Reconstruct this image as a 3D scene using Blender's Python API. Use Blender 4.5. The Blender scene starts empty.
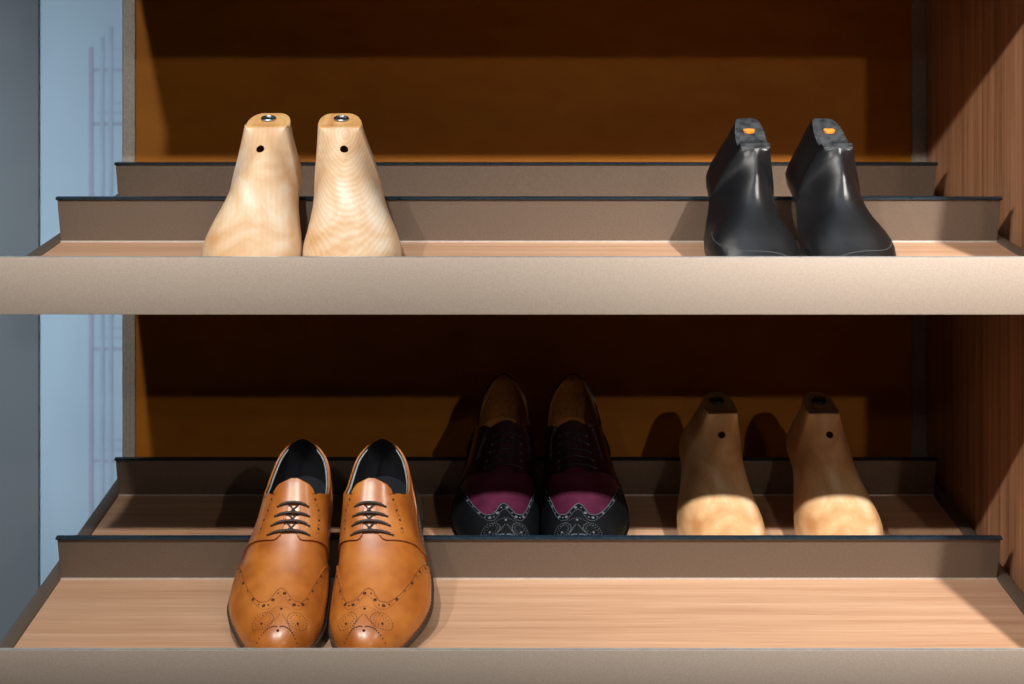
import bpy, bmesh, math, random
from mathutils import Vector, Matrix
random.seed(7)
sc = bpy.context.scene
COL = sc.collection

# ------------------------------------------------------------------ camera / world / lights / exposure
U = 0.00115              # metres per pixel at unit depth
F = 1450.0               # focal length in pixels
DU = F * U               # metres of unit depth
ZC = 1.20                # camera height
HX, HY = 507.0, 342.0

def P(px, py, d):
    return Vector(((px - HX) * d * U, d * DU, ZC + (HY - py) * d * U))
def W(x, z, d):          # x, z in pixel units measured at unit depth
    return Vector((x * U, d * DU, ZC + z * U))

cam_d = bpy.data.cameras.new('camera')
cam = bpy.data.objects.new('camera', cam_d); COL.objects.link(cam)
cam.location = (0, 0, ZC); cam.rotation_euler = (math.pi / 2, 0, 0)
cam_d.sensor_width = 36; cam_d.lens = F / 1024 * 36
cam_d.shift_x = (512 - HX) / 1024
cam_d.clip_start = 0.05
cam_d.dof.use_dof = True; cam_d.dof.focus_distance = 1.62; cam_d.dof.aperture_fstop = 9
sc.camera = cam

wd = bpy.data.worlds.new('world'); sc.world = wd; wd.use_nodes = True
bg = wd.node_tree.nodes['Background']
bg.inputs['Color'].default_value = (0.42, 0.60, 0.75, 1); bg.inputs['Strength'].default_value = 0.015

def spot(name, loc, target, power, color, radius, angle=70, blend=0.5):
    l = bpy.data.lights.new(name, 'SPOT'); l.energy = power; l.color = color
    l.shadow_soft_size = radius; l.spot_size = math.radians(angle); l.spot_blend = blend
    o = bpy.data.objects.new(name, l); COL.objects.link(o); o.location = loc
    o.rotation_euler = (Vector(target) - Vector(loc)).to_track_quat('-Z', 'Y').to_euler()
    return o
spot('spot_light', W(666, 574, .35), W(440, -30, .98), 104, (1, .955, .895), .014, 60, 1.0)
spot('spot_light', W(-545, 574, .35), W(-40, -60, .95), 25, (1, .955, .895), .014, 120, 1.0)
spot('spot_light', W(-230, 574, .35), W(0, -60, .95), 38, (1, .955, .895), .014, 120, 1.0)
spot('spot_light', W(760, 434, -.69), W(150, -40, 1.15), 29, (1, .86, .70), .02, 50)
spot('spot_light', W(-420, 417, -.3), W(0, -40, 1.15), 3.5, (1, .90, .78), .02, 60)
# added unseen lights that brighten the blue wall and the grey partition
def area(name, loc, target, power, color, sx, sy):
    l = bpy.data.lights.new(name, 'AREA'); l.energy = power; l.color = color; l.shape = 'RECTANGLE'; l.size = sx; l.size_y = sy
    o = bpy.data.objects.new(name, l); COL.objects.link(o); o.location = loc
    o.rotation_euler = (Vector(target) - Vector(loc)).to_track_quat('-Z', 'Y').to_euler()
area('added_wall_light', (-1.9, 3.25, 1.3), (-1.1, 4.2, 1.2), 18.5, (.92, .955, 1), .9, 1.8)  # added light for the blue wall, hidden behind the partition
spot('added_wall_light', (-2.1, 1.5, 2.6), (-1.5, 3.0, 1.25), 190, (.86, .92, 1), .1, 60, 1.0)  # added light, only to brighten the grey partition
# soft cool ceiling lamp of the shop, in front of the display
area('ceiling_lamp', (.1, .15, 2.75), (0.1, 1.6, 1.3), 7, (.80, .90, 1), 1.0, .35)

sc.view_settings.view_transform = 'Standard'; sc.view_settings.look = 'None'
sc.view_settings.gamma = 1; sc.view_settings.use_curve_mapping = False
sc.view_settings.exposure = 0.0

# ------------------------------------------------------------------ materials
def newmat(name):
    m = bpy.data.materials.new(name); m.use_nodes = True
    return m, m.node_tree.nodes, m.node_tree.links, m.node_tree.nodes['Principled BSDF']
def ramp(ns, stops):
    r = ns.new('ShaderNodeValToRGB'); e = r.color_ramp.elements
    e[0].position, e[0].color = stops[0][0], (*stops[0][1], 1)
    e[1].position, e[1].color = stops[-1][0], (*stops[-1][1], 1)
    for p, c in stops[1:-1]:
        k = e.new(p); k.color = (*c, 1)
    return r
def coords(ns, ls, scale, rot=(0, 0, 0)):
    t = ns.new('ShaderNodeTexCoord'); mp = ns.new('ShaderNodeMapping')
    mp.inputs['Scale'].default_value = scale; mp.inputs['Rotation'].default_value = rot
    ls.new(t.outputs['Object'], mp.inputs['Vector']); return mp.outputs['Vector']
def bump(ns, ls, b, height, strength, dist=.001):
    n = ns.new('ShaderNodeBump'); n.inputs['Strength'].default_value = strength; n.inputs['Distance'].default_value = dist
    ls.new(height, n.inputs['Height']); ls.new(n.outputs['Normal'], b.inputs['Normal'])
def plain(name, col, rough=.5, metal=0, nscale=0, namp=.25, bstr=0, coat=0, spec=.5):
    m, ns, ls, b = newmat(name)
    b.inputs['Base Color'].default_value = (*col, 1); b.inputs['Roughness'].default_value = rough
    b.inputs['Metallic'].default_value = metal; b.inputs['Coat Weight'].default_value = coat
    b.inputs['Coat Roughness'].default_value = .15; b.inputs['Specular IOR Level'].default_value = spec
    if nscale:
        v = coords(ns, ls, (1, 1, 1)); n = ns.new('ShaderNodeTexNoise'); n.inputs['Scale'].default_value = nscale
        n.inputs['Detail'].default_value = 4; ls.new(v, n.inputs['Vector'])
        r = ramp(ns, [(.3, tuple(c * (1 - namp) for c in col)), (.7, tuple(min(1, c * (1 + namp)) for c in col))])
        ls.new(n.outputs['Fac'], r.inputs['Fac']); ls.new(r.outputs['Color'], b.inputs['Base Color'])
        if bstr: bump(ns, ls, b, n.outputs['Fac'], bstr)
    return m
def wood(name, dark, mid, light, scale, rough=.45, fine=14, coat=0, bstr=.1):
    """grain runs along the axis with the smallest scale"""
    m, ns, ls, b = newmat(name)
    v = coords(ns, ls, scale)
    n1 = ns.new('ShaderNodeTexNoise'); n1.inputs['Scale'].default_value = 1; n1.inputs['Detail'].default_value = 5
    n1.inputs['Roughness'].default_value = .6; n1.inputs['Distortion'].default_value = .35; ls.new(v, n1.inputs['Vector'])
    v2 = coords(ns, ls, tuple(s * 6 for s in scale))
    n2 = ns.new('ShaderNodeTexNoise'); n2.inputs['Scale'].default_value = 1; n2.inputs['Detail'].default_value = 3; ls.new(v2, n2.inputs['Vector'])
    mx = ns.new('ShaderNodeMath'); mx.operation = 'MULTIPLY_ADD'; mx.inputs[1].default_value = .35
    ls.new(n2.outputs['Fac'], mx.inputs[0]); 
    m2 = ns.new('ShaderNodeMath'); m2.operation = 'MULTIPLY'; m2.inputs[1].default_value = .65
    ls.new(n1.outputs['Fac'], m2.inputs[0]); ls.new(m2.outputs[0], mx.inputs[2])
    r = ramp(ns, [(.34, dark), (.5, mid), (.66, light)])
    ls.new(mx.outputs[0], r.inputs['Fac']); ls.new(r.outputs['Color'], b.inputs['Base Color'])
    b.inputs['Roughness'].default_value = rough; b.inputs['Coat Weight'].default_value = coat
    if bstr: bump(ns, ls, b, mx.outputs[0], bstr, .0006)
    return m
def last_wood(name, a, bcol, c, rough, ring=60, coat=.0, centre=(.3, 0, .1), amt=.03):
    m, ns, ls, b = newmat(name)
    v = coords(ns, ls, (1, .5, 1)); vr_ = coords(ns, ls, (1, .25, 1)); vr_.node.inputs['Location'].default_value = tuple(-q for q in centre)
    w = ns.new('ShaderNodeTexWave'); w.wave_type = 'RINGS'; w.rings_direction = 'Y'
    w.inputs['Scale'].default_value = ring; w.inputs['Distortion'].default_value = 4.0
    w.inputs['Detail'].default_value = 2; w.inputs['Detail Scale'].default_value = 1.2
    ls.new(vr_, w.inputs['Vector'])
    n = ns.new('ShaderNodeTexNoise'); n.inputs['Scale'].default_value = 22; n.inputs['Detail'].default_value = 4; n.inputs['Distortion'].default_value = .8
    ls.new(v, n.inputs['Vector'])
    mm = ns.new('ShaderNodeMath'); mm.operation = 'MULTIPLY_ADD'; mm.inputs[1].default_value = amt
    ls.new(w.outputs['Fac'], mm.inputs[0]); ls.new(n.outputs['Fac'], mm.inputs[2])
    r = ramp(ns, [(.32, a), (.55, bcol), (.72, c)])
    ls.new(mm.outputs[0], r.inputs['Fac']); ls.new(r.outputs['Color'], b.inputs['Base Color'])
    b.inputs['Roughness'].default_value = rough; b.inputs['Coat Weight'].default_value = coat; b.inputs['Coat Roughness'].default_value = .3
    bump(ns, ls, b, w.outputs['Fac'], .08, .0004)
    return m
def leather(name, c0, c1, c2, rough=.3, coat=.4):
    m, ns, ls, b = newmat(name)
    v = coords(ns, ls, (1, 1, 1))
    n = ns.new('ShaderNodeTexNoise'); n.inputs['Scale'].default_value = 30; n.inputs['Detail'].default_value = 5; ls.new(v, n.inputs['Vector'])
    n2 = ns.new('ShaderNodeTexVoronoi'); n2.inputs['Scale'].default_value = 900; ls.new(v, n2.inputs['Vector'])
    r = ramp(ns, [(.3, c0), (.5, c1), (.7, c2)]); ls.new(n.outputs['Fac'], r.inputs['Fac']); ls.new(r.outputs['Color'], b.inputs['Base Color'])
    b.inputs['Roughness'].default_value = rough; b.inputs['Coat Weight'].default_value = coat; b.inputs['Coat Roughness'].default_value = .27
    bump(ns, ls, b, n2.outputs['Distance'], .12, .0003)
    return m

M = {}
M['lip'] = plain('champagne_powder_coat', (.43, .35, .288), .6, .1, 500, .08, .08)
M['bronze'] = plain('bronze_powder_coat', (.165, .122, .092), .45, .3, 500, .12, .10)
M['cap'] = plain('black_edge_cap', (.014, .028, .042), .24, 0, 200, .3)
M['silver'] = plain('silver_strip', (.75, .75, .74), .3, .6, 100, .1)
M['shelfwood'] = wood('pale_striped_wood', (.46, .25, .145), (.57, .335, .205), (.66, .42, .275), (1.6, 60, 60), .5)
M['sidewood'] = wood('walnut_vertical_grain', (.19, .080, .036), (.42, .20, .10), (.56, .30, .165), (90, 90, 1.6), .5)
M['backwood'] = wood('amber_varnished_board', (.42, .140, .009), (.48, .165, .011), (.54, .195, .015), (3, 3, 7), .55, bstr=.02)
M['backwood'].node_tree.nodes['Principled BSDF'].inputs['Specular IOR Level'].default_value = .15
M['post'] = plain('grey_bronze_post', (.40, .35, .30), .5, .2, 400, .15)
M['dark'] = plain('dark_absorber', (.02, .015, .012), .8, 0, 50, .2)  # for the added sheet that soaks up bounced light under the trays
M['cream'] = last_wood('pale_maple', (.58, .32, .145), (.71, .51, .33), (.79, .69, .56), .5)
M['cream_ringed'] = last_wood('ringed_maple', (.58, .32, .145), (.71, .51, .33), (.79, .69, .56), .5, 78, centre=(-.004, 0, .112), amt=.08)
M['cream_cut'] = last_wood('raw_cut_maple', (.50, .20, .05), (.72, .40, .15), (.80, .55, .28), .8, 60)
M['brownlast'] = last_wood('varnished_beech', (.50, .23, .085), (.72, .44, .22), (.86, .67, .44), .35, 20, .3)
M['brown_cut'] = last_wood('stained_cut_beech', (.08, .03, .012), (.16, .07, .03), (.24, .12, .05), .6, 50)
M['steel'] = plain('zinc_steel', (.42, .47, .52), .35, 1, 300, .2)
M['darksteel'] = plain('dark_steel', (.06, .06, .06), .4, 1, 300, .2)
M['hole'] = plain('bore_wood', (.14, .05, .02), .8, 0, 80, .2)
M['orange'] = plain('orange_plug', (.75, .28, .04), .5, 0, 200, .2)
# glossy black painted last with fine ridges and scuffs
m, ns, ls, b = newmat('black_lacquer')
v = coords(ns, ls, (1, 1, 1))
wv = ns.new('ShaderNodeTexWave'); wv.bands_direction = 'Y'; wv.inputs['Scale'].default_value = 340; wv.inputs['Distortion'].default_value = 1.0
ls.new(v, wv.inputs['Vector'])
nz = ns.new('ShaderNodeTexNoise'); nz.inputs['Scale'].default_value = 45; nz.inputs['Detail'].default_value = 6; nz.inputs['Roughness'].default_value = .7; ls.new(v, nz.inputs['Vector'])
r = ramp(ns, [(.0, (.004, .005, .006)), (.68, (.006, .007, .009)), (.80, (.04, .04, .04))])
ls.new(nz.outputs['Fac'], r.inputs['Fac']); ls.new(r.outputs['Color'], b.inputs['Base Color'])
b.inputs['Roughness'].default_value = .28; b.inputs['Specular IOR Level'].default_value = .85
bump(ns, ls, b, wv.outputs['Fac'], .56, .0003)
M['black'] = m
M['black_cut'] = plain('worn_grey_black', (.028, .031, .035), .6, 0, 120, .9, .4)
M['scuff'] = plain('scuffed_line', (.075, .08, .085), .7, 0, 300, .5)
M['tan'] = leather('tan_leather', (.34, .088, .010), (.48, .148, .020), (.58, .205, .036), .42, .55)
M['tan_edge'] = plain('tan_edge', (.28, .08, .018), .6, 0, 200, .2)
M['tan_stitch'] = plain('pale_stitch', (.62, .34, .15), .6, 0, 500, .2)
M['lace'] = plain('dark_brown_lace', (.055, .04, .035), .7, 0, 900, .5, .6)
M['navy'] = plain('navy_lining', (.006, .007, .012), .8, 0, 300, .3)
M['greylining'] = plain('grey_lining', (.40, .43, .45), .7, 0, 300, .2)
M['greyinsole'] = plain('slate_insole', (.012, .015, .021), .6, 0, 300, .3)
M['sole'] = plain('dark_brown_sole', (.022, .014, .010), .45, 0, 200, .3)
M['welt'] = plain('dark_welt', (.045, .027, .018), .5, 0, 200, .3)
M['weltstitch'] = plain('welt_stitch', (.20, .16, .13), .6, 0, 500, .3)
M['perf'] = plain('perforation', (.05, .014, .006), .9, 0, 300, .2)
M['burgundy'] = leather('burgundy_leather', (.042, .005, .016), (.065, .008, .028), (.10, .015, .043), .34, 1.0)
M['darkburg'] = leather('dark_oxblood_leather', (.016, .003, .005), (.024, .004, .008), (.032, .006, .010), .32, .4)
M['blackleather'] = leather('black_leather', (.002, .0026, .0034), (.003, .004, .005), (.005, .006, .008), .5, .0)
M['blackleather'].node_tree.nodes['Principled BSDF'].inputs['Specular IOR Level'].default_value = .2
M['blackedge'] = plain('black_leather_edge', (.09, .11, .14), .5, 0, 300, .2)
M['blacklace'] = plain('black_lace', (.01, .01, .012), .6, 0, 900, .5, .6)
M['taninsole'] = plain('tan_insole', (.42, .19, .05), .5, 0, 100, .15)
M['greyperf'] = plain('punched_grey', (.10, .115, .14), .7, 0, 300, .3)
M['oxlining'] = plain('oxblood_lining', (.26, .10, .018), .7, 0, 300, .3)
M['bluewall'] = plain('blue_paint', (.37, .515, .63), .8, 0, 1.2, .06)
M['mauve'] = plain('mauve_paint', (.335, .445, .575), .8, 0, 8, .08)
M['mauve_deep'] = plain('deep_mauve_paint', (.31, .365, .50), .8, 0, 8, .08)
M['greywall'] = plain('slate_paint', (.16, .19, .21), .8, 0, 1.5, .10)
M['floor'] = plain('grey_floor', (.18, .17, .16), .5, 0, 6, .15)

# ------------------------------------------------------------------ mesh helpers
def link(name, bm, mats, parent=None, smooth=True, sharp=None):
    bmesh.ops.recalc_face_normals(bm, faces=bm.faces)
    if sharp is not None:
        for e in bm.edges:
            if len(e.link_faces) == 2 and e.calc_face_angle() > math.radians(sharp): e.smooth = False
    for f in bm.faces: f.smooth = smooth
    me = bpy.data.meshes.new(name); bm.to_mesh(me); bm.free()
    for mm in (mats if isinstance(mats, (list, tuple)) else [mats]): me.materials.append(mm)
    o = bpy.data.objects.new(name, me); COL.objects.link(o)
    if parent: o.parent = parent
    return o
def empty(name, loc=(0, 0, 0), label=None, cat=None, group=None):
    o = bpy.data.objects.new(name, None); COL.objects.link(o); o.location = loc; o.empty_display_size = .02
    if label: o['label'] = label
    if cat: o['category'] = cat
    if group: o['group'] = group
    return o
def hexa(bm, pts, mat=0):
    """pts: 8 corners, first 4 one ring then the opposite ring"""
    v = [bm.verts.new(p) for p in pts]
    for q in ((0, 1, 2, 3), (7, 6, 5, 4), (0, 4, 5, 1), (1, 5, 6, 2), (2, 6, 7, 3), (3, 7, 4, 0)):
        f = bm.faces.new([v[i] for i in q]); f.material_index = mat
    return v
def box(bm, x0, x1, y0, y1, z0, z1, mat=0):
    hexa(bm, [(x0, y0, z0), (x1, y0, z0), (x1, y1, z0), (x0, y1, z0), (x0, y0, z1), (x1, y0, z1), (x1, y1, z1), (x0, y1, z1)], mat)
def bevel(bm, w, seg=2):
    bmesh.ops.recalc_face_normals(bm, faces=bm.faces)
    bmesh.ops.bevel(bm, geom=list(bm.edges), offset=w, segments=seg, affect='EDGES', profile=.5)
def tube(bm, pts, r, n=8, closed=False, mat=0, flat=1.0, ups=None):
    pts = [Vector(p) for p in pts]; rings = []; N = len(pts)
    for i, p in enumerate(pts):
        a = pts[(i - 1) % N] if (closed or i > 0) else p
        c = pts[(i + 1) % N] if (closed or i < N - 1) else p
        t = (c - a).normalized() if (c - a).length > 1e-9 else Vector((0, 1, 0))
        up = ups[i] if ups else (Vector((0, 0, 1)) if abs(t.z) < .9 else Vector((0, 1, 0)))
        s = t.cross(up).normalized(); q = s.cross(t).normalized()
        rr = r[i] if isinstance(r, (list, tuple)) else r
        rings.append([bm.verts.new(p + s * math.cos(k * 2 * math.pi / n) * rr + q * math.sin(k * 2 * math.pi / n) * rr * flat) for k in range(n)])
    M_ = N if closed else N - 1
    for i in range(M_):
        A, B = rings[i], rings[(i + 1) % N]
        for k in range(n):
            f = bm.faces.new((A[k], A[(k + 1) % n], B[(k + 1) % n], B[k])); f.material_index = mat
    if not closed:
        for R in (rings[0], rings[-1]):
            f = bm.faces.new(R); f.material_index = mat
def interp(tab, x):
    """monotone cubic interpolation through (x, y) table"""
    n = len(tab)
    if x <= tab[0][0]: return tab[0][1]
    if x >= tab[-1][0]: return tab[-1][1]
    for i in range(n - 1):
        if x <= tab[i + 1][0]: break
    def sl(k): return (tab[k + 1][1] - tab[k][1]) / (tab[k + 1][0] - tab[k][0])
    def m(k):
        if k == 0: return sl(0)
        if k == n - 1: return sl(n - 2)
        a, b_ = sl(k - 1), sl(k)
        return 0 if a * b_ <= 0 else 2 * a * b_ / (a + b_)
    x0, y0 = tab[i]; x1, y1 = tab[i + 1]; h = x1 - x0; t = (x - x0) / h
    return (2*t**3-3*t*t+1)*y0 + (t**3-2*t*t+t)*h*m(i) + (-2*t**3+3*t*t)*y1 + (t**3-t*t)*h*m(i+1)

# ------------------------------------------------------------------ setting
def structure(name, bm, mats, smooth=False):
    o = link(name, bm, mats, None, smooth); o['kind'] = 'structure'; return o
bm = bmesh.new(); box(bm, -6, 5, -2.5, 4.4, -.1, 0); structure('floor', bm, M['floor'])
# blue wall with the painted grid of mauve lines
YB = 4.2; DB = YB / DU
bm = bmesh.new(); box(bm, -6, 5, YB, YB + .15, 0, 3.2, 0)
def line(px0, px1, py0, py1, mat=1):
    a = P(px0, py1, DB); c = P(px1, py0, DB); box(bm, a.x, c.x, YB - (.0012 if px1 - px0 < 20 else .0008 - .0001 * mat), YB + .001, a.z, c.z, mat)
for px, top, w, mi in ((91.0, 47, 4.2, 2), (102.0, 37, 4.0, 1), (110.5, 27, 4.0, 1)):
    line(px - w / 2, px + w / 2, top, 720, mi)
for y0 in (70, 124, 237, 349, 461, 573):
    line(89, 300, y0 - 1.8, y0 + 1.8, 2); line(98, 300, y0 - 11 - 1.7, y0 - 11 + 1.7, 1); line(107, 300, y0 - 21 - 1.6, y0 - 21 + 1.6, 1)
structure('wall_back', bm, [M['bluewall'], M['mauve'], M['mauve_deep']])
DP = 3.0 / DU
bm = bmesh.new(); box(bm, -4.5, P(38.5, 0, DP).x, 3.0, 3.012, 0, 3.2); structure('wall_left', bm, M['greywall'])

# ------------------------------------------------------------------ cabinet
XL, XR, DBK, DFR = -471, 514, 1.224, .78
cab = empty('display_cabinet', (0, DBK * DU, 0), 'built-in shoe display cabinet with amber back panel and dark walnut right side', 'display cabinet')
def local(o, root):           # mesh written in world space, parented to an unrotated root
    o.location = -root.location
    return o
yb = DBK * DU
bm = bmesh.new(); box(bm, -455 * U, 496 * U, yb + .004, yb + .022, .05, 2.3); local(link('back_panel', bm, M['backwood'], cab, False), cab)
for x0, x1 in ((-471, -455), (496, 514)):
    bm = bmesh.new(); box(bm, x0 * U, x1 * U, yb, yb + .05, 0, 2.3); bevel(bm, .001, 1); local(link('frame_post', bm, M['post'], cab, False), cab)
bm = bmesh.new(); box(bm, XR * U, (XR + 26) * U, DFR * DU, yb + .05, 0, 2.3); bevel(bm, .001, 1)
local(link('side_panel', bm, M['sidewood'], cab, False), cab)
bm = bmesh.new(); box(bm, XL * U, XR * U, .9 * DU, yb + .05, 2.28, 2.32); local(link('top_board', bm, M['sidewood'], cab, False), cab)

# ------------------------------------------------------------------ sloping display trays
SL = 410.0                                    # pixel units of rise per unit of depth
TH = math.atan(SL / F); cT, sT = math.cos(TH), math.sin(TH)
D1, D2, DL = 1.0085, 1.158, .873
def tray_z(d, base): return base + SL * (d - D1)
TX0, TX1 = -450, 494
def tray(base, label):
    o0 = W(0, base, D1)                       # reference: foot of the middle riser
    root = empty('shelf_tray', o0, label, 'display shelf', 'sloping shelf trays')
    root.rotation_euler = (TH, 0, 0)          # local y runs up the slope, local z is the slope normal
    def y(d): return (d - D1) * DU / cT
    y0, yE = y(DL), y(1.2195)
    u = U
    bm = bmesh.new(); box(bm, TX0 * u, TX1 * u, y0 + .001, yE, -.014, 0); bevel(bm, .0006, 1); link('shelf_board', bm, M['shelfwood'], root, False)
    # front lip: square to the board
    def up(pts): return [(px_, y0 + ca * pv + sa * pz, -sa * pv + ca * pz) for px_, pv, pz in pts]
    ca, sa = 1.0, 0.0
    def upbox(x0, x1, v0, v1, z0, z1):
        b_ = bmesh.new(); hexa(b_, up([(x0, v0, z0), (x1, v0, z0), (x1, v1, z0), (x0, v1, z0), (x0, v0, z1), (x1, v0, z1), (x1, v1, z1), (x0, v1, z1)])); return b_
    bm = upbox((TX0 - 20) * u, (TX1 + 19) * u, -.0035, .0008, -21.3 * u, 29.6 * u); bevel(bm, .0006, 2)
    link('front_lip', bm, M['lip'], root, True, 40)
    bm = upbox((TX0 - 20) * u, (TX1 + 19) * u, -.0030, .0005, 29.6 * u, 30.2 * u)
    link('lip_edge', bm, M['silver'], root, False)
    bm = bmesh.new(); box(bm, TX0 * u, TX1 * u, y0 + .002, yE, -.0165, -.0138); link('underside_absorber', bm, M['dark'], root, False)  # dark sheet added under the board to cut light bouncing onto the back panel
    for d in (D1, D2):
        yy = y(d)
        r = link_riser(root, yy)
    for sx, x in ((-1, TX0), (1, TX1)):
        bm = bmesh.new(); y1 = yE
        # rounded metal side rail, nearly level with the board; its front end rounds off
        prof = [(0, -.012), (0, .6 * u), (1.0 * u, 1.6 * u), (6 * u, 1.9 * u), (12 * u, 1.2 * u), (16 * u, -.8 * u), (18.2 * u, -4 * u), (18.4 * u, -9 * u), (18.4 * u, -.012)]
        rings = []
        for yy_, k in ((y0 + .0015, .25), (y0 + .003, .5), (y0 + .008, .72), (y0 + .016, .88), (y0 + .028, .97), (y0 + .045, 1), (y1, 1)):
            rings.append([bm.verts.new(((x + 0) * u + sx * a_ * k, yy_, b_)) for a_, b_ in prof])
        n_ = len(prof)
        for A, B in zip(rings[:-1], rings[1:]):
            for k in range(n_): bm.faces.new((A[k], A[(k + 1) % n_], B[(k + 1) % n_], B[k]))
        bm.faces.new(rings[0]); bm.faces.new(rings[-1])
        link('side_rail', bm, M['bronze'], root, True, 50)
    return root
def link_riser(root, yy):
    u = U; H = 43.5 * u
    bm = bmesh.new(); box(bm, TX0 * u, TX1 * u, yy, yy + .003, .0012, H); bevel(bm, .0004, 1)
    r = link('riser', bm, M['bronze'], root, False)
    # black edge cap folded forward over the top, its ends sticking out a little
    bm = bmesh.new()
    prof = [(yy - 2.8 * u, H + .4 * u), (yy - 3.0 * u, H + 1.3 * u), (yy - 1 * u, H + 2.4 * u), (yy + 4.2 * u, H + 2.4 * u), (yy + 4.2 * u, H - 1 * u), (yy + 0 * u, H - 1 * u)]
    ra = [bm.verts.new(((TX0 - .9) * u, a, b_)) for a, b_ in prof]; rb = [bm.verts.new(((TX1 + .9) * u, a, b_)) for a, b_ in prof]
    for k in range(len(prof)): bm.faces.new((ra[k], ra[(k + 1) % 6], rb[(k + 1) % 6], rb[k]))
    bm.faces.new(ra); bm.faces.new(rb)
    link('edge_cap', bm, M['cap'], r, False)
    bm = bmesh.new(); box(bm, TX0 * u, TX1 * u, yy - .9 * u, yy + .0015, .00005, 1.4 * u); link('base_strip', bm, M['silver'], r, False)
    return r
BASE_UP, BASE_LO = 100.8, -239.0
tray(BASE_LO, 'lower sloping shelf tray carrying the tan brogues, burgundy brogues and varnished brown lasts')
tray(BASE_UP, 'upper sloping shelf tray carrying the pale wooden lasts and the black lasts')
tray(BASE_UP + 340, 'empty sloping shelf tray above the pale and black lasts')

# ------------------------------------------------------------------ placing footwear on a tray
TRAYS = {'lo': BASE_LO, 'up': BASE_UP}
def place(root, which, zone, x, bottom, toe_gap, yaw=0, roll=0, L=.29, pitch=None, breast=None):
    """toe rests on the board, arch rests on the riser behind; bottom(y) is the underside height"""
    base = TRAYS[which]; dt = (DL + .006 if zone == 'front' else D1 + .006) + toe_gap
    toe = W(x, tray_z(dt, base), dt)
    dr = D1 if zone == 'front' else D2
    capy = dr * DU - sT * 47.5 * U; capz = ZC + (tray_z(dr, base) + cT * 47.7 * U / U) * U
    b0 = bottom(0)
    best = pitch
    if best is None:
        th = math.radians(17)
        while th < math.radians(50):
            c, s = math.cos(th), math.sin(th)
            ty, tz = toe.y + s * b0, toe.z - c * b0
            ok = True
            for (qy, qz) in ((capy - 0.004, capz), (capy + .005, capz + .0015)):
                dy, dz = qy - ty, qz - tz
                ly, lz = c * dy + s * dz, -s * dy + c * dz
                if lz > bottom(ly) - .0006: ok = False
            if ok: break
            th += math.radians(.1)
        best = th
    c, s = math.cos(best), math.sin(best)
    root.location = (toe.x, toe.y + s * b0, toe.z - c * b0 + .0004)
    root.rotation_euler = (Matrix.Rotation(TH, 4, 'X') @ Matrix.Rotation(yaw, 4, 'Z') @ Matrix.Rotation(best - TH, 4, 'X') @ Matrix.Rotation(roll, 4, 'Y')).to_euler()
    print('placed', root.name, 'pitch', round(math.degrees(best), 1), [round(q, 3) for q in root.location])

def proj(w): # world -> pixel (checks only)
    d = w.y / DU; return (w.x / (d * U) + HX, HY - (w.z - ZC) / (d * U))

# ------------------------------------------------------------------ wooden lasts
LAST_OUT = [(0, 22, 22), (.05, 32, 32), (.12, 42, 41), (.22, 50, 48), (.32, 54, 51), (.42, 52, 48), (.52, 47, 43), (.62, 42, 38), (.72, 39, 36), (.82, 38, 36), (.90, 34, 33), (.96, 25, 25), (1, 0, 0)]
def u_of(s): return math.acos(max(-1, min(1, 1 - 2 * s))) / math.pi
def s_of(u): return (1 - math.cos(math.pi * u)) / 2
def mk(tab, k): return [(u_of(r[0]), r[k]) for r in tab]
LO_, LM_ = mk([(0, 0, 0)] + LAST_OUT[1:], 1), mk([(0, 0, 0)] + LAST_OUT[1:], 2)
LAST_BOT = [(0, 11), (.12, 5), (.3, 0), (.45, 3), (.6, 12), (.75, 20), (.9, 22), (.97, 26), (1, 38)]
LAST_CX = [(0, -6), (.3, 0), (.6, -3), (1, -6)]
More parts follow.
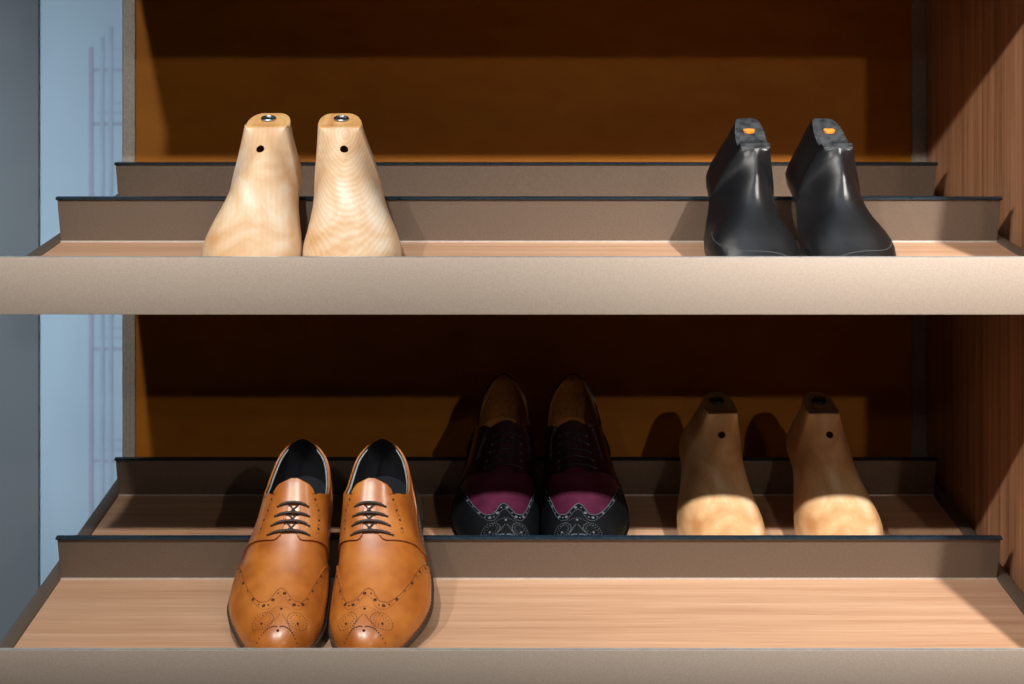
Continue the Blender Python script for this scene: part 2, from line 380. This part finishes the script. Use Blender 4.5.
def make_last(name, label, group, mats, side=1, hole=True, steel='steel', scale=1.0, kind='wood', ridge=1.7, wsc=1.0, twist=0.0, lean=6.0, topw=1.0, Lm=258, hs=1.03, ftop=108):
    L = Lm / 1000 * scale
    root = empty(name, (0, 0, 0), label, 'shoe last', group)
    top = [(0, 16), (.02, 23), (.06, 29), (.14, 34), (.24, 41), (.34, 52 * (.5 + .5 * ftop / 108)), (.44, 67 * ftop / 108), (.54, 85 * ftop / 108), (.62, ftop - 8), (.665, ftop), (.699, ftop + (105.5 - ftop) * .17 + .4), (.703, ftop + (105.5 - ftop) * .17 - 3.0), (.87, 105.5), (.90, 100), (.94, 84), (.97, 68), (1, 40)]
    top = [(a_, b_ * (1 + (hs - 1) * min(1, a_ / .5)) if a_ < .99 else b_) for a_, b_ in top]; TZ = lambda s: interp(top, s)
    def bottomz(s): return interp(LAST_BOT, s)
    S_ = sorted(set([round(s_of(i / 46), 5) for i in range(47)] + [.655, .665, .675, .699, .703, .715, .83, .845, .86, .866, .87, .88]))
    S_ = [s for s in S_ if .0006 < s < .9994]
    tf, tb = .668, .872                      # flat top from - to
    rings = []
    NT, NS, NB = 5, 12, 4
    def section(s):
        uu = u_of(s); wl, wm = interp(LO_, uu) * wsc, interp(LM_, uu) * wsc
        zb = bottomz(s); zt = interp(top, s)
        step = 4.5 if tf - .004 <= s <= .701 else 0.0
        if s < .05: k_ = math.sqrt(max(0, 1 - (1 - s / .05) ** 2)); mid = 17; zt = mid + (zt - mid) * k_; zb = mid - (mid - zb) * k_ 
        if s > .95: k_ = math.sqrt(max(0, 1 - ((s - .95) / .05) ** 2)); mid = 42; zt = mid + (zt - mid) * (k_ if s > .95 else 1); zb = mid - (mid - zb) * k_
        cone = min(1, max(0, (s - .24) / .34)); cone = cone * cone * (3 - 2 * cone)
        fl0 = .585 if ridge > 1.6 else .640; flat = min(1, max(0, (s - fl0) / (.67 - fl0))); flat = flat * flat * flat
        tw = interp([(0, 0), (.5, 6), (.66, 21 * topw), (.72, 23.5 * topw), (.78, 22.5 * topw), (.83, 19 * topw), (.86, 14 * topw), (.872, 9 * topw), (.88, 8 * topw), (.95, 9), (1, 0)], s)
        h = zt - zb; pts = []
        cx = interp(LAST_CX, s)
        for sg, w in ((1, wl), (-1, wm)):
            half = []
            # toe style (superellipse) from top centre to bottom edge
            NQ = NT + NS + NB
            for i in range(NQ + 1):
                # A: rounded foot section
                if i <= NT + NS:
                    th = (i / (NT + NS)) * math.pi / 2
                    n_ = 2.25; ax = w * (math.sin(th)) ** (2 / n_); az = zb + h * .16 + h * .84 * max(0, math.cos(th)) ** (2 / n_)
                else:
                    q = (i - NT - NS) / NB; th = q * math.pi / 2
                    ax = w * (math.cos(th) ** .55) if q < 1 else 0; az = zb + h * .16 * (1 - math.sin(th) ** .8)
                # B: cone section with a flat top
                wt = min(tw, w * .9)
                if i <= NT:
                    bx = wt * (i / NT); bz = zt - .0 
                elif i <= NT + NS:
                    q = (i - NT) / NS
                    bz = zt - (h * .80) * q
                    e = q ** 1.15; sm = e * e * (3 - 2 * e)
                    bx = wt + (w - wt) * (.5 * q + .5 * sm) ** .8
                else:
                    q = (i - NT - NS) / NB; th = q * math.pi / 2
                    bx = w * (math.cos(th) ** .55) if q < 1 else 0; bz = zb + h * .20 * (1 - math.sin(th) ** .8)
                if i <= NT + NS:
                    q = i / (NT + NS); cxx = w * q * (1 + (.2 if ridge > 1.6 else -.12) * (1 - q)); cz = zt - .8 * h * q ** ridge
                    bx = cxx + (bx - cxx) * flat; bz = cz + (bz - cz) * flat
                x = ax + (bx - ax) * cone; z = az + (bz - az) * cone
                half.append((sg * (x) + cx, z))
            pts.append(half)
        # ridge leans to the inner side, as on a real last
        ring = pts[0] + pts[1][-2:0:-1]
        out = []
        for x, z in ring:
            k = max(0, (z - 20) / 90.0)
            out.append((side * (x - lean * k * cone) + twist * k * cone * min(1, max(0, (.92 - s) / .27)), s * Lm, z))
        return out
    bm = bmesh.new(); vr = []
    for s in S_:
        vr.append([bm.verts.new(Vector(p) * .001 * scale) for p in section(s)])
    n = len(vr[0])
    for a in range(len(vr) - 1):
        topface = tf <= (S_[a] + S_[a + 1]) / 2 <= tb
        for k in range(n):
            f = bm.faces.new((vr[a][k], vr[a][(k + 1) % n], vr[a + 1][(k + 1) % n], vr[a + 1][k]))
            if topface and (k < NT or k >= n - NT): f.material_index = 1
    bm.faces.new(vr[0]); bm.faces.new(vr[-1])
    body = link('last_body', bm, [mats[0], mats[1], mats[2]], root, True, 32)
    inner = []
    # V cut and pin hole: real cuts made with booleans, cutters deleted afterwards
    cut = bmesh.new()
    if hole:
        s = .61; z = interp(top, s)
        p0 = Vector((side * -6 * .9, s * Lm + 30, z - 50)) * .001 * scale
        p1 = Vector((side * -6 * .9, s * Lm - 22, z + 12)) * .001 * scale
        tube(cut, [p0, p1], 4.4 * .001 * scale, 20)
    bmesh.ops.recalc_face_normals(cut, faces=cut.faces)
    if hole:
        cm = bpy.data.meshes.new('bore_cutter'); cut.to_mesh(cm); cut.free()
        for mm in (mats[0], mats[1], mats[2]): cm.materials.append(mm)
        for pl in cm.polygons: pl.material_index = 2
        co = bpy.data.objects.new('cutter', cm); COL.objects.link(co)
        md = body.modifiers.new('cut', 'BOOLEAN'); md.operation = 'DIFFERENCE'; md.object = co; md.solver = 'EXACT'
        dg = bpy.context.evaluated_depsgraph_get(); dg.update()
        nm = bpy.data.meshes.new_from_object(body.evaluated_get(dg)); 
        body.modifiers.clear(); old = body.data
        if len(nm.vertices) > 200: body.data = nm
        nm.name = 'last_body'
        bpy.data.objects.remove(co); bpy.data.meshes.remove(cm)
    # thimble
    cxp = side * (-3.5 - lean * .95) + twist * .45
    bm = bmesh.new(); c = Vector((cxp, .795 * Lm, TZ(.795) + .1))
    def ringp(r, z): return [bm.verts.new((c + Vector((r * math.cos(a * math.pi / 12), r * math.sin(a * math.pi / 12), z))) * .001 * scale) for a in range(24)]
    if kind == 'wood':
        prof = [(8.2, -2), (8.2, 1.6), (7.6, 2.3), (6.4, 2.3), (5.8, 1.4), (5.6, -6)]
    else:
        prof = [(6.2, -2), (6.2, .5), (5.6, .9), (3, 1.0), (1, 1.0), (.5, 1.0)]
    R = [ringp(*q) for q in prof]
    for A, B in zip(R[:-1], R[1:]):
        for k in range(24): bm.faces.new((A[k], A[(k + 1) % 24], B[(k + 1) % 24], B[k]))
    bm.faces.new(R[-1])
    t_ = link('thimble' if kind == 'wood' else 'plug', bm, M[steel], root, True, 40)
    t_['label'] = 'grey metal thimble in the flat top' if kind == 'wood' else 'small orange plug in the worn top'
    if kind == 'wood':
        bm = bmesh.new(); prof = [(5.6, 0.2), (4.6, 1.3), (2.5, 1.9), (.6, 2.0)]
        R = [ringp(*q) for q in prof]
        for A, B in zip(R[:-1], R[1:]):
            for k in range(24): bm.faces.new((A[k], A[(k + 1) % 24], B[(k + 1) % 24], B[k]))
        bm.faces.new(R[-1]); link('pin', bm, M['steel' if steel == 'steel' else 'darksteel'], t_, True, 40)
    if kind == 'black':                       # pale scuffed joint line around the toe
        pts = []
        for i in range(41):
            t = -1 + 2 * i / 40; s = .125 + .045 * t + .22 * max(0, t) ** 5
            sec = section(s); half = 21; q = int(round(abs(t) * 13))
            idx = q if t >= 0 else (len(sec) - q) % len(sec)
            # interpolate between neighbours for a smooth line
            f_ = abs(t) * 13; q0 = int(f_); fr = f_ - q0
            def g(qq): return Vector(sec[qq if t >= 0 else (len(sec) - qq) % len(sec)])
            p = g(q0).lerp(g(min(q0 + 1, 20)), fr)
            pts.append((p + Vector((0, 0, .15))) * .001 * scale)
        bm = bmesh.new(); tube(bm, pts, .00035, 5); link('toe_joint_line', bm, M['scuff'], root, True)
    def bottom(y):
        s = min(1, max(0, y / L)); return interp(LAST_BOT, s) * .001 * scale
    return root, bottom

# ------------------------------------------------------------------ brogue shoes
SOLE = [(0, 0, 0), (.012, 12, 12), (.04, 22, 22), (.08, 30, 30), (.15, 40, 39), (.24, 48, 46), (.33, 51, 48), (.42, 51, 46), (.52, 48, 42), (.62, 42, 38), (.72, 38, 36), (.82, 35, 34), (.90, 30.5, 30.5), (.96, 21.5, 21.5), (1, 0, 0)]
SL_, SM_ = mk(SOLE, 1), mk(SOLE, 2)
SCX = [(0, -9), (.15, -6), (.33, 0), (.6, -3), (1, -8)]
def make_shoe(name, label, group, C, side=1, Lm=292, nlace=4, scale=1.0, wide=1.08, STHR=.435, STOP=.60, TNG=.034, HB=0):
    k3 = .001 * scale
    root = empty(name, (0, 0, 0), label, 'shoe', group)
    ZB = [(0, 12.5), (.15, 9), (.3, 7.5), (.42, 9), (.55, 15), (.68, 26), (.8, 30), (1, 31)]   # top of the sole
    GB = [(0, 6.5), (.15, 2.2), (.3, 0), (.42, 1.6), (.55, 8), (.66, 18), (.74, 23.5), (1, 24)]  # underside of the sole
    HT = [(0, 12.5), (.006, 21), (.02, 28), (.045, 34.5), (.08, 39.5), (.14, 44.5), (.22, 49.5), (.30, 55), (.38, 63.5), (.46, 75), (.54, 89), (.62, 106), (.70, 124), (.85, 128), (1, 118)]
    NN = [(0, 2.1), (.2, 2.2), (.35, 2.2), (.5, 2.25), (.6, 2.35), (.75, 2.4), (.9, 2.3), (1, 2.3)]
    def S(s, a, off=0.0, raw=False):
        s = min(max(s, 0), 1); uu = u_of(s)
        inset = 3.6
        w = interp(SL_ if a >= 0 else SM_, uu) * wide
        wmx = max(0.0, w - inset * min(1, w / 12.0))
        zb = interp(ZB, s) - .5; H = interp(HT, s)
        n = interp(NN, s)
        th = abs(a) * math.pi / 2
        x = wmx * math.sin(th) ** (2 / n); z = zb + (H - zb) * max(0, math.cos(th)) ** (2 / n)
        x *= (1 + .035 * math.sin(min(1, (z - zb) / 22.0) * math.pi))      # slight overhang above the feather edge
        kk = min(1.25, max(0, (z - 12) / 55))
        cx = interp(SCX, s) - 9.0 * kk * (1 - max(0, s - .55) / .45) * min(1, s / .12)
        y = s * Lm + 3.4 * (1 if s < .5 else -1) * (abs(2 * s - 1) ** 10)
        if s > .8: y -= max(0, z - 55) * .16 * ((s - .8) / .2)                # counter leans forward at the top
        p = Vector((side * (math.copysign(x, a) + cx), y, z))
        if off and not raw:
            e = 2e-3
            s0, s1 = max(0.0005, s - e), min(.9995, s + e); a0, a1 = a - .01, a + .01
            du = S(s1, a) - S(s0, a); dv = S(s, a1) - S(s, a0)
            nrm = du.cross(dv)
            if nrm.length > 1e-9:
                nrm.normalize()
                ctr = Vector((side * cx, s * Lm, zb + (H - zb) * .35))
                if s < .06: ctr.y = .06 * Lm
                if s > .92: ctr.y = .92 * Lm
                if nrm.dot(p - ctr) < 0: nrm = -nrm
                p = p + nrm * off
        return p
    def grid(nu, nv, fn, off, th, mat, pname, par=root, sharp=50):
        """closed thick patch following the shoe surface; fn(u,v)->(s,a)"""
        bm = bmesh.new(); G = []
        for o_ in (off, off - th):
            G.append([[bm.verts.new(S(*fn(i / nu, j / nv), o_) * k3) for j in range(nv + 1)] for i in range(nu + 1)])
        for l in range(2):
            for i in range(nu):
                for j in range(nv):
                    q = (G[l][i][j], G[l][i + 1][j], G[l][i + 1][j + 1], G[l][i][j + 1])
                    bm.faces.new(q if l == 0 else q[::-1])
        def rim(a, b_, c, d): 
            try: bm.faces.new((a, b_, c, d))
            except ValueError: pass
        for i in range(nu):
            rim(G[0][i][0], G[0][i + 1][0], G[1][i + 1][0], G[1][i][0]); rim(G[0][i][nv], G[0][i + 1][nv], G[1][i + 1][nv], G[1][i][nv])
        for j in range(nv):
            rim(G[0][0][j], G[0][0][j + 1], G[1][0][j + 1], G[1][0][j]); rim(G[0][nu][j], G[0][nu][j + 1], G[1][nu][j + 1], G[1][nu][j])
        bmesh.ops.remove_doubles(bm, verts=bm.verts, dist=1e-6)
        return link(pname, bm, mat, par, True, sharp)
    # --- collar line and opening
    ZCOL = [(STOP - .032, 94.5), (STOP - .01, 94), (STOP + .015, 92), (STOP + .05, 83), (STOP + .10, 74), (.78, 68), (.85, 70), (.92, 78 + HB * .5), (.97, 86 + HB), (1, 91 + HB)]
    def a_gap(s): return .045 + .06 * max(0, (STOP - s) / (STOP - STHR))
    def a_col(s):
        zb, H, n = interp(ZB, s) - .5, interp(HT, s), interp(NN, s)
        q = (interp(ZCOL, s) - zb) / (H - zb)
        if q >= 1: return 0
        return math.acos(q ** (n / 2)) / (math.pi / 2)
    def a_in(s):
        return max(a_gap(s), a_col(s)) if s > STOP - .036 else a_gap(s)
    # vamp
    vamp = grid(44, 40, lambda u, v: (s_of(u * u_of(.56)) if u > 0 else 0.0, -1 + 2 * v), 0, 1.2, C['vamp'], 'vamp')
    # wing tip
    WT = [(0, .252), (.04, .244), (.11, .218), (.19, .200), (.28, .203), (.38, .235), (.50, .31), (.64, .39), (.80, .45), (1, .50)]
    def sw(a): return interp(WT, abs(a))
    wing = grid(44, 72, lambda u, v: (s_of(u * u_of(sw(-1 + 2 * v))), -1 + 2 * v), 1.5, 1.7, C['wing'], 'wingtip')
    # quarters
    quarters, counters = {}, {}
    for sg in (1, -1):
        def sf(t): return STHR + .10 * t ** 1.3 + (.018 * max(0, 1 - t / .10) ** 2)
        def fn(u, v, sg=sg):
            e = 1 - (1 - u) ** 1.35
            s = sf(v) + (1 - sf(v)) * e
            sb = sf(0) + (1 - sf(0)) * e
            a = a_in(s) + (1 - a_in(s)) * v
            return (min(s, 1), sg * a)
        q = grid(72, 26, fn, 1.7, 1.7, C['quarter'], 'quarter')
        q_edge = bmesh.new(); tube(q_edge, [S(*fn(0, j / 24, sg), 1.9) * k3 for j in range(25)], .00045 * scale, 6)
        link('front_edge', q_edge, C['edge'], q, True)
        # lining inside the quarter
        lin = grid(40, 12, lambda u, v, sg=sg: (lambda s: (s, sg * (a_in(s) + (1 - a_in(s)) * v)))(STOP - .03 + (1.03 - STOP) * (1 - (1 - u) ** 1.4)), -.5, .6, C['lining'], 'lining', q)
        # padded collar edge
        cb = bmesh.new(); pts = []
        for i in range(41):
            s = STOP + .018 + (.96 - STOP - .018) * i / 40
            pts.append(S(s, sg * (a_in(s) + .02), -1.2) * k3)
        tube(cb, pts, [0.0004 + .0014 * scale * math.sin(math.pi * i / 40) ** .4 for i in range(41)], 8); link('collar_edge', cb, C['collar'], q, True)
        # back counter overlay
        def fc(u, v, sg=sg):
            s0 = .86 - .14 * v ** 1.4
            s = s0 + (1 - s0) * (1 - (1 - u) ** 1.5)
            a = a_in(s) + .02 + (.98 - a_in(s)) * v
            return (s, sg * a)
        counters[sg] = grid(24, 18, fc, 2.6, 1.2, C['quarter'], 'counter', q); quarters[sg] = q
    # tongue
    def ft(u, v):
        s = STHR + (STOP + TNG - STHR) * u; w_ = .19 + .17 * u
        w_ *= math.sqrt(max(0.02, 1 - max(0, (u - .86) / .14) ** 2.2))
        return (s, (-1 + 2 * v) * w_)
    tongue = grid(30, 16, ft, -.1, 1.6, C.get('tongue', C['vamp']), 'tongue')
    # --- sole, welt, heel
    def outline(extra, n=72, s0=0.0, s1=1.0):
        out = []
        for sg in (1, -1):
            seq = []
            for i in range(n + 1):
                uu = i / n; s = s_of(uu)
                w = interp(SL_ if sg > 0 else SM_, uu) * wide
                seq.append((s, sg, w))
            out.append(seq)
        return out
    def ring(expand, zf, n=60, ysc=1.0):
        pts = []
        for sg, tab in ((1, SL_), (-1, SM_)):
            idx = range(n + 1) if sg == 1 else range(n - 1, 0, -1)
            for i in idx:
                uu = i / n; s = s_of(uu); w = interp(tab, uu) * wide
                # expand outward from the outline
                e = 1e-3; ua, ub = max(0, uu - .01), min(1, uu + .01)
                dx = (interp(tab, ub) - interp(tab, ua)) * wide; dy = (s_of(ub) - s_of(ua)) * Lm
                nx, ny = dy, -dx; l = math.hypot(nx, ny) or 1
                if uu < .012: nx, ny, l = 0, -1, 1
                if uu > .988: nx, ny, l = 0, 1, 1
                x = w + expand * nx / l; y = s * Lm + expand * ny / l
                pts.append(Vector((side * (sg * x + interp(SCX, s)), y, zf(s))))
        return pts
    def shell(rings_, mat, pname, par=root, keep=None):
        bm = bmesh.new(); V = [[bm.verts.new(p * k3) for p in r_] for r_ in rings_]; n = len(V[0])
        for A, B in zip(V[:-1], V[1:]):
            for k in range(n): bm.faces.new((A[k], A[(k + 1) % n], B[(k + 1) % n], B[k]))
        h = n // 2
        for R_ in (V[0], V[-1]):                # fill across with quads, left to right
            bm.faces.new((R_[0], R_[1], R_[n - 1]))
            for i in range(1, h - 1): bm.faces.new((R_[i], R_[i + 1], R_[n - i - 1], R_[n - i]))
            bm.faces.new((R_[h - 1], R_[h], R_[h + 1]))
        return link(pname, bm, mat, par, True, 40)
    zt = lambda s: interp(ZB, s); zg = lambda s: interp(GB, s)
    welt = shell([ring(-3, lambda s: zt(s) - 3.4), ring(.6, lambda s: zt(s) - 3.2), ring(1.3, lambda s: zt(s) - 2.4), ring(1.3, lambda s: zt(s) - .7), ring(.8, lambda s: zt(s) - .1), ring(-3.0, lambda s: zt(s) + .1)], C['welt'], 'welt')
    sole = shell([ring(-2.5, zg), ring(-.4, lambda s: zg(s) + .2), ring(.5, lambda s: zg(s) + 1.2), ring(.5, lambda s: zt(s) - 3.3), ring(-3, lambda s: zt(s) - 3.2)], C['sole'], 'outsole')
    st = bmesh.new(); wr = ring(-1.0, lambda s: zt(s) + .3, 150)
    for i in range(0, len(wr), 2):
        p, q_ = wr[i], wr[(i + 1) % len(wr)]
        if p.y / Lm < .72: tube(st, [p * k3, p.lerp(q_, .8) * k3], .00042 * scale, 5)
    link('welt_stitching', st, C['weltstitch'], welt, True)
    # heel block
    bm = bmesh.new(); hr = []
    for z_, ex in ((0, -2.0), (.8, -1.2), (20, -.2), (24.5, .2)):
        r_ = []
        for i in range(61):
            uu = .665 + (1 - .665) * i / 60; s = s_of(uu); r_.append((s, 1, interp(SL_, uu) * wide))
        for i in range(59, -1, -1):
            uu = .665 + (1 - .665) * i / 60; s = s_of(uu); r_.append((s, -1, interp(SM_, uu) * wide))
        hr.append([bm.verts.new(Vector((side * (sg * max(0, w + ex)), s * Lm + (ex if s > .9 else 0) + (z_ * -.0), z_)) * k3) for s, sg, w in r_])
    n = len(hr[0])
    for A, B in zip(hr[:-1], hr[1:]):
        for k in range(n): bm.faces.new((A[k], A[(k + 1) % n], B[(k + 1) % n], B[k]))
    bm.faces.new(hr[0]); bm.faces.new(hr[-1]); bmesh.ops.triangulate(bm, faces=[f for f in bm.faces if len(f.verts) > 4])
    link('heel', bm, C['sole'], root, True, 40)
    # insole
    shell([ring(-4.8, lambda s: zt(s) + .8), ring(-4.6, lambda s: zt(s) + 2.6)], C['insole'], 'insole')
    # --- laces
    lace = bmesh.new(); eyes = {1: bmesh.new(), -1: bmesh.new()}
    for i in range(nlace):
        f = i / (nlace - 1); s = STHR + .028 + (STOP - .047 - STHR - .028) * f
        x_a = .27 - .07 * f
        pts, ups = [], []
        for j in range(13):
            t = -1 + 2 * j / 12
            off = 3.4 - 3.2 * abs(t) ** 6 + .8 * (1 - t * t)
            p = S(s + .004 * (random.random() - .5) * 0 + .005 * (1 - t * t) * (1 if i % 2 else .4), t * x_a, off); pts.append(p * k3)
        tube(lace, pts, 1.6 * k3, 8, flat=.8)
        for t in (-1, 1): # eyelet
            c = S(s, t * x_a, 1.8); tube(eyes[t], [c * k3, S(s, t * x_a, 2.1) * k3], 1.5 * k3, 10)
        if i < nlace - 1:
            s2 = STHR + .028 + (STOP - .047 - STHR - .028) * (i + 1) / (nlace - 1)
            for sg in (1, -1):
                pts = [S(s + (s2 - s) * t, sg * (-.05 + .10 * t), .9 + .4 * sg) * k3 for t in [q / 6 for q in range(7)]]
                tube(lace, pts, 1.0 * k3, 6)
    link('laces', lace, C['lace'], root, True)
    # --- stitching lines and punched holes
    stitch = bmesh.new()
    def curve(f, n=60, off=1.6, r=.0003):
        tube(stitch, [S(*f(i / n), off) * k3 for i in range(n + 1)], r * scale, 5)
    curve(lambda t: (sw(-1 + 2 * t) - .004, (-1 + 2 * t) * .985), 90, 1.6, .0005)
    curve(lambda t: (sw(-1 + 2 * t) - .034 - .004 * abs(-1 + 2 * t), (-1 + 2 * t) * .97), 90, 1.55, .00022)
    link('wing_stitching', stitch, C['stitch'], wing, True)
    stitch = bmesh.new()
    for sg in (1, -1):
        curve(lambda t, sg=sg: (STHR + .004 + (STOP - .04 - STHR) * t, sg * (a_gap(STHR + (STOP - STHR) * t) + .03)), 30, 1.75, .00022)
        # curved facing line sweeping from the top line down to the sole
        curve(lambda t, sg=sg: (STOP + .012 - .125 * t + .0 * t, sg * (.30 + .14 * t + .05 * math.sin(t * math.pi))), 30, 1.8, .00025)
        curve(lambda t, sg=sg: (STOP + .006 - .125 * t, sg * (.255 + .14 * t + .05 * math.sin(t * math.pi))), 30, 1.8, .00016)
        curve(lambda t, sg=sg: (STOP + .03 + (.95 - STOP) * t, sg * (a_in(STOP + .03 + (.95 - STOP) * t) + .045)), 40, 1.8, .0002)
    link('stitching', stitch, C['stitch'], root, True)
    perf = bmesh.new()
    def join(o, extra, mat):
        bmesh.ops.recalc_face_normals(extra, faces=extra.faces)
        i_ = len(o.data.materials); o.data.materials.append(mat)
        for f in extra.faces: f.material_index = i_
        tmp = bpy.data.meshes.new('tmp'); extra.to_mesh(tmp); extra.free()
        b_ = bmesh.new(); b_.from_mesh(o.data); b_.from_mesh(tmp); b_.to_mesh(o.data); b_.free(); bpy.data.meshes.remove(tmp)
    def dot(s, a, r, off):
        nonlocal perf
        c = S(s, a, off); e = .004
        t1 = (S(s + e, a, off) - S(s - e, a, off)); t2 = (S(s, a + e, off) - S(s, a - e, off))
        t1.normalize(); nn = t1.cross(t2.normalized()).normalized(); t2 = nn.cross(t1)
        if nn.z < 0: nn = -nn
        R1 = [perf.verts.new((c + (t1 * math.cos(k * math.pi / 4) + t2 * math.sin(k * math.pi / 4)) * r + nn * .06) * k3) for k in range(8)]
        cc = perf.verts.new((c - nn * r * .1) * k3)
        for k in range(8): perf.faces.new((R1[k], R1[(k + 1) % 8], cc))
    n = 27
    for i in range(n + 1):                     # big-small row inside the wing edge
        a = -.97 + 1.94 * i / n
        dot(sw(a) - .019 - .003 * abs(a), a * .97, 2.0 if i % 2 else 1.0, 1.65)
    # toe medallion
    def med(x, y, r):                           # mm on the toe, measured across and along
        s = y / Lm; w = interp(SL_, u_of(s)) * wide - 3.6
        a = math.asin(max(-1, min(1, abs(x) / w)) ** (interp(NN, s) / 2)) / (math.pi / 2)
        dot(s, math.copysign(a, x), r, 1.65)
    med(.01, 22, 1.6); med(.01, 47, 1.5); med(18, 33, 1.5); med(-18, 33, 1.5)
    for k in range(26):
        t = k / 26 * 2 * math.pi
        for cx_ in (-17, 17):
            med(cx_ + 10 * math.cos(t) + .01, 36 + 8.5 * math.sin(t), .6)
            if k % 2 == 0: med(cx_ + 7 * math.cos(t), 36 + 5.6 * math.sin(t), .55)
    for k in range(11):
        t = k / 10; 
        for sg in (-1, 1):
            med(sg * (2 + 17 * t), 27 - 11 * (t - .2) ** 2 * 1.2 - 2 * t, .85); med(sg * (1.5 + 11 * t), 40 - 16 * t, .6); med(sg * (1 + 20 * t), 50 - 4 * t - 9 * t * t, .45)
    join(wing, perf, C['perf'])
    for sg in (1, -1):
        perf = bmesh.new()
        for i in range(9):
            t = (i + .5) / 9; dot(STOP + .009 - .125 * t, sg * (.278 + .14 * t + .05 * math.sin(t * math.pi)), 1.4 if i % 2 else .7, 1.9)
        join(quarters[sg], perf, C['perf']); join(quarters[sg], eyes[sg], C['perf'])
        perf = bmesh.new()
        for i in range(12):
            t = (i + .5) / 12; v = t; s0 = .86 - .14 * v ** 1.4 + .012
            a = a_in(s0) + .02 + (.98 - a_in(s0)) * v
            dot(s0, sg * a, 1.2 if i % 2 else .7, 2.8)
        join(counters[sg], perf, C['perf'])
    L = Lm * k3; 
    breast = s_of(.665) * Lm * k3
    def bottom(y):
        s = min(1, max(0, y / L))
        return 0.0 if y > breast else interp(GB, s) * k3
    if C.get('debug'):
        pass
    return root, bottom, S, k3

TANC = dict(vamp=M['tan'], wing=M['tan'], quarter=M['tan'], edge=M['tan_edge'], lining=M['navy'], collar=M['greylining'], welt=M['welt'], sole=M['sole'],
            weltstitch=M['weltstitch'], insole=M['greyinsole'], lace=M['lace'], perf=M['perf'], stitch=M['tan_edge'])
BURC = dict(tongue=M['darkburg'], vamp=M['burgundy'], wing=M['blackleather'], quarter=M['darkburg'], edge=M['blackleather'], lining=M['oxlining'], collar=M['oxlining'], welt=M['blackleather'], sole=M['sole'],
            weltstitch=M['blackleather'], insole=M['taninsole'], lace=M['blacklace'], perf=M['greyperf'], stitch=M['blackedge'])

def R(a): return math.radians(a)
def report(root, S, k3, pts):
    bpy.context.view_layer.update()
    for s, a in pts:
        w = root.matrix_world @ (S(s, a) * k3); print('   s', s, 'a', a, [round(q) for q in proj(w)])

# tan brogues, front zone of the lower tray
for side, x, yaw, lab in ((-1, -211.5, 0, 'tan leather wingtip brogue with dark laces, left of the pair on the lowest board'),
                          (1, -117.5, 0, 'tan leather wingtip brogue with dark laces, right of the pair on the lowest board')):
    root, bt, S, k3 = make_shoe('brogue_shoe', lab, 'tan brogue pair', TANC, side)
    place(root, 'lo', 'front', x, bt, 0.004, yaw)
    report(root, S, k3, [(0, 0), (.18, .22), (.232, 0), (.33, 1), (.33, -1), (.395, 0), (.57, 0), (.62, 0), (1, .5)])
# burgundy and black brogues, rear zone of the lower tray
for side, x, yaw, lab in ((-1, -11, 0, 'burgundy and black wingtip brogue in shadow behind the riser, left of its pair'),
                          (1, 82, 0, 'burgundy and black wingtip brogue in shadow, right of its pair, nearer the brown lasts')):
    root, bt, S, k3 = make_shoe('brogue_shoe', lab, 'burgundy brogue pair', BURC, side, nlace=5, STHR=.40, STOP=.60, TNG=.004, HB=14)
    place(root, 'lo', 'rear', x, bt, 0.004, yaw)
    report(root, S, k3, [(0, 0), (.18, .22), (.232, 0), (.33, 1), (.33, -1), (.395, 0), (.57, 0), (1, .5)])
# lasts
CR = (M['cream'], M['cream_cut'], M['hole']); CR2 = (M['cream_ringed'], M['cream_cut'], M['hole']); BR = (M['brownlast'], M['brown_cut'], M['hole']); BK = (M['black'], M['black_cut'], M['black_cut'])
for mats, which, zone, items in (
    (CR, 'up', 'front', ((-1, -232.5, R(2.2), 'pale wooden shoe last with worn orange top, left one of its pair at upper left', 'pale wooden last pair', 'steel', 'wood'),
                         (1, -139.5, R(4.4), 'pale wooden shoe last with ringed grain, right one of its pair at upper left', 'pale wooden last pair', 'steel', 'wood'))),
    (BK, 'up', 'front', ((-1, 232, R(3), 'glossy black shoe last with orange plug, left one of its pair on the upper tray', 'black last pair', 'orange', 'black'),
                         (1, 317.5, R(2), 'glossy black shoe last with orange plug, right one of its pair, nearest the side panel', 'black last pair', 'orange', 'black'))),
    (BR, 'lo', 'rear', ((-1, 234, R(4), 'varnished brown wooden shoe last with dark cut top, beside the burgundy brogues', 'brown wooden last pair', 'darksteel', 'wood'),
                        (1, 351, R(-.5), 'varnished brown wooden shoe last with dark cut top, nearest the walnut side panel', 'brown wooden last pair', 'darksteel', 'wood')))):
    for side, x, yaw, lab, grp, steel, kind in items:
        kw = dict(scale=1.03, hs=1.055, wsc=.975) if zone == 'front' else dict(scale=1.05, wsc=.965, topw=.82, hs=1.045)
        if kind == 'black': kw.update(ftop=90, topw=.72, hs=1.0, ridge=1.5, wsc=.92, twist=9 if side < 0 else 13, lean=5 if side < 0 else 2)
        root, bt = make_last('shoe_last', lab, grp, CR2 if 'ringed' in lab else mats, side, hole=(kind == 'wood'), steel=steel, kind=kind, **kw)
        place(root, which, zone, x, bt, 0.004, yaw, pitch=None if zone == 'front' else R(28.8))
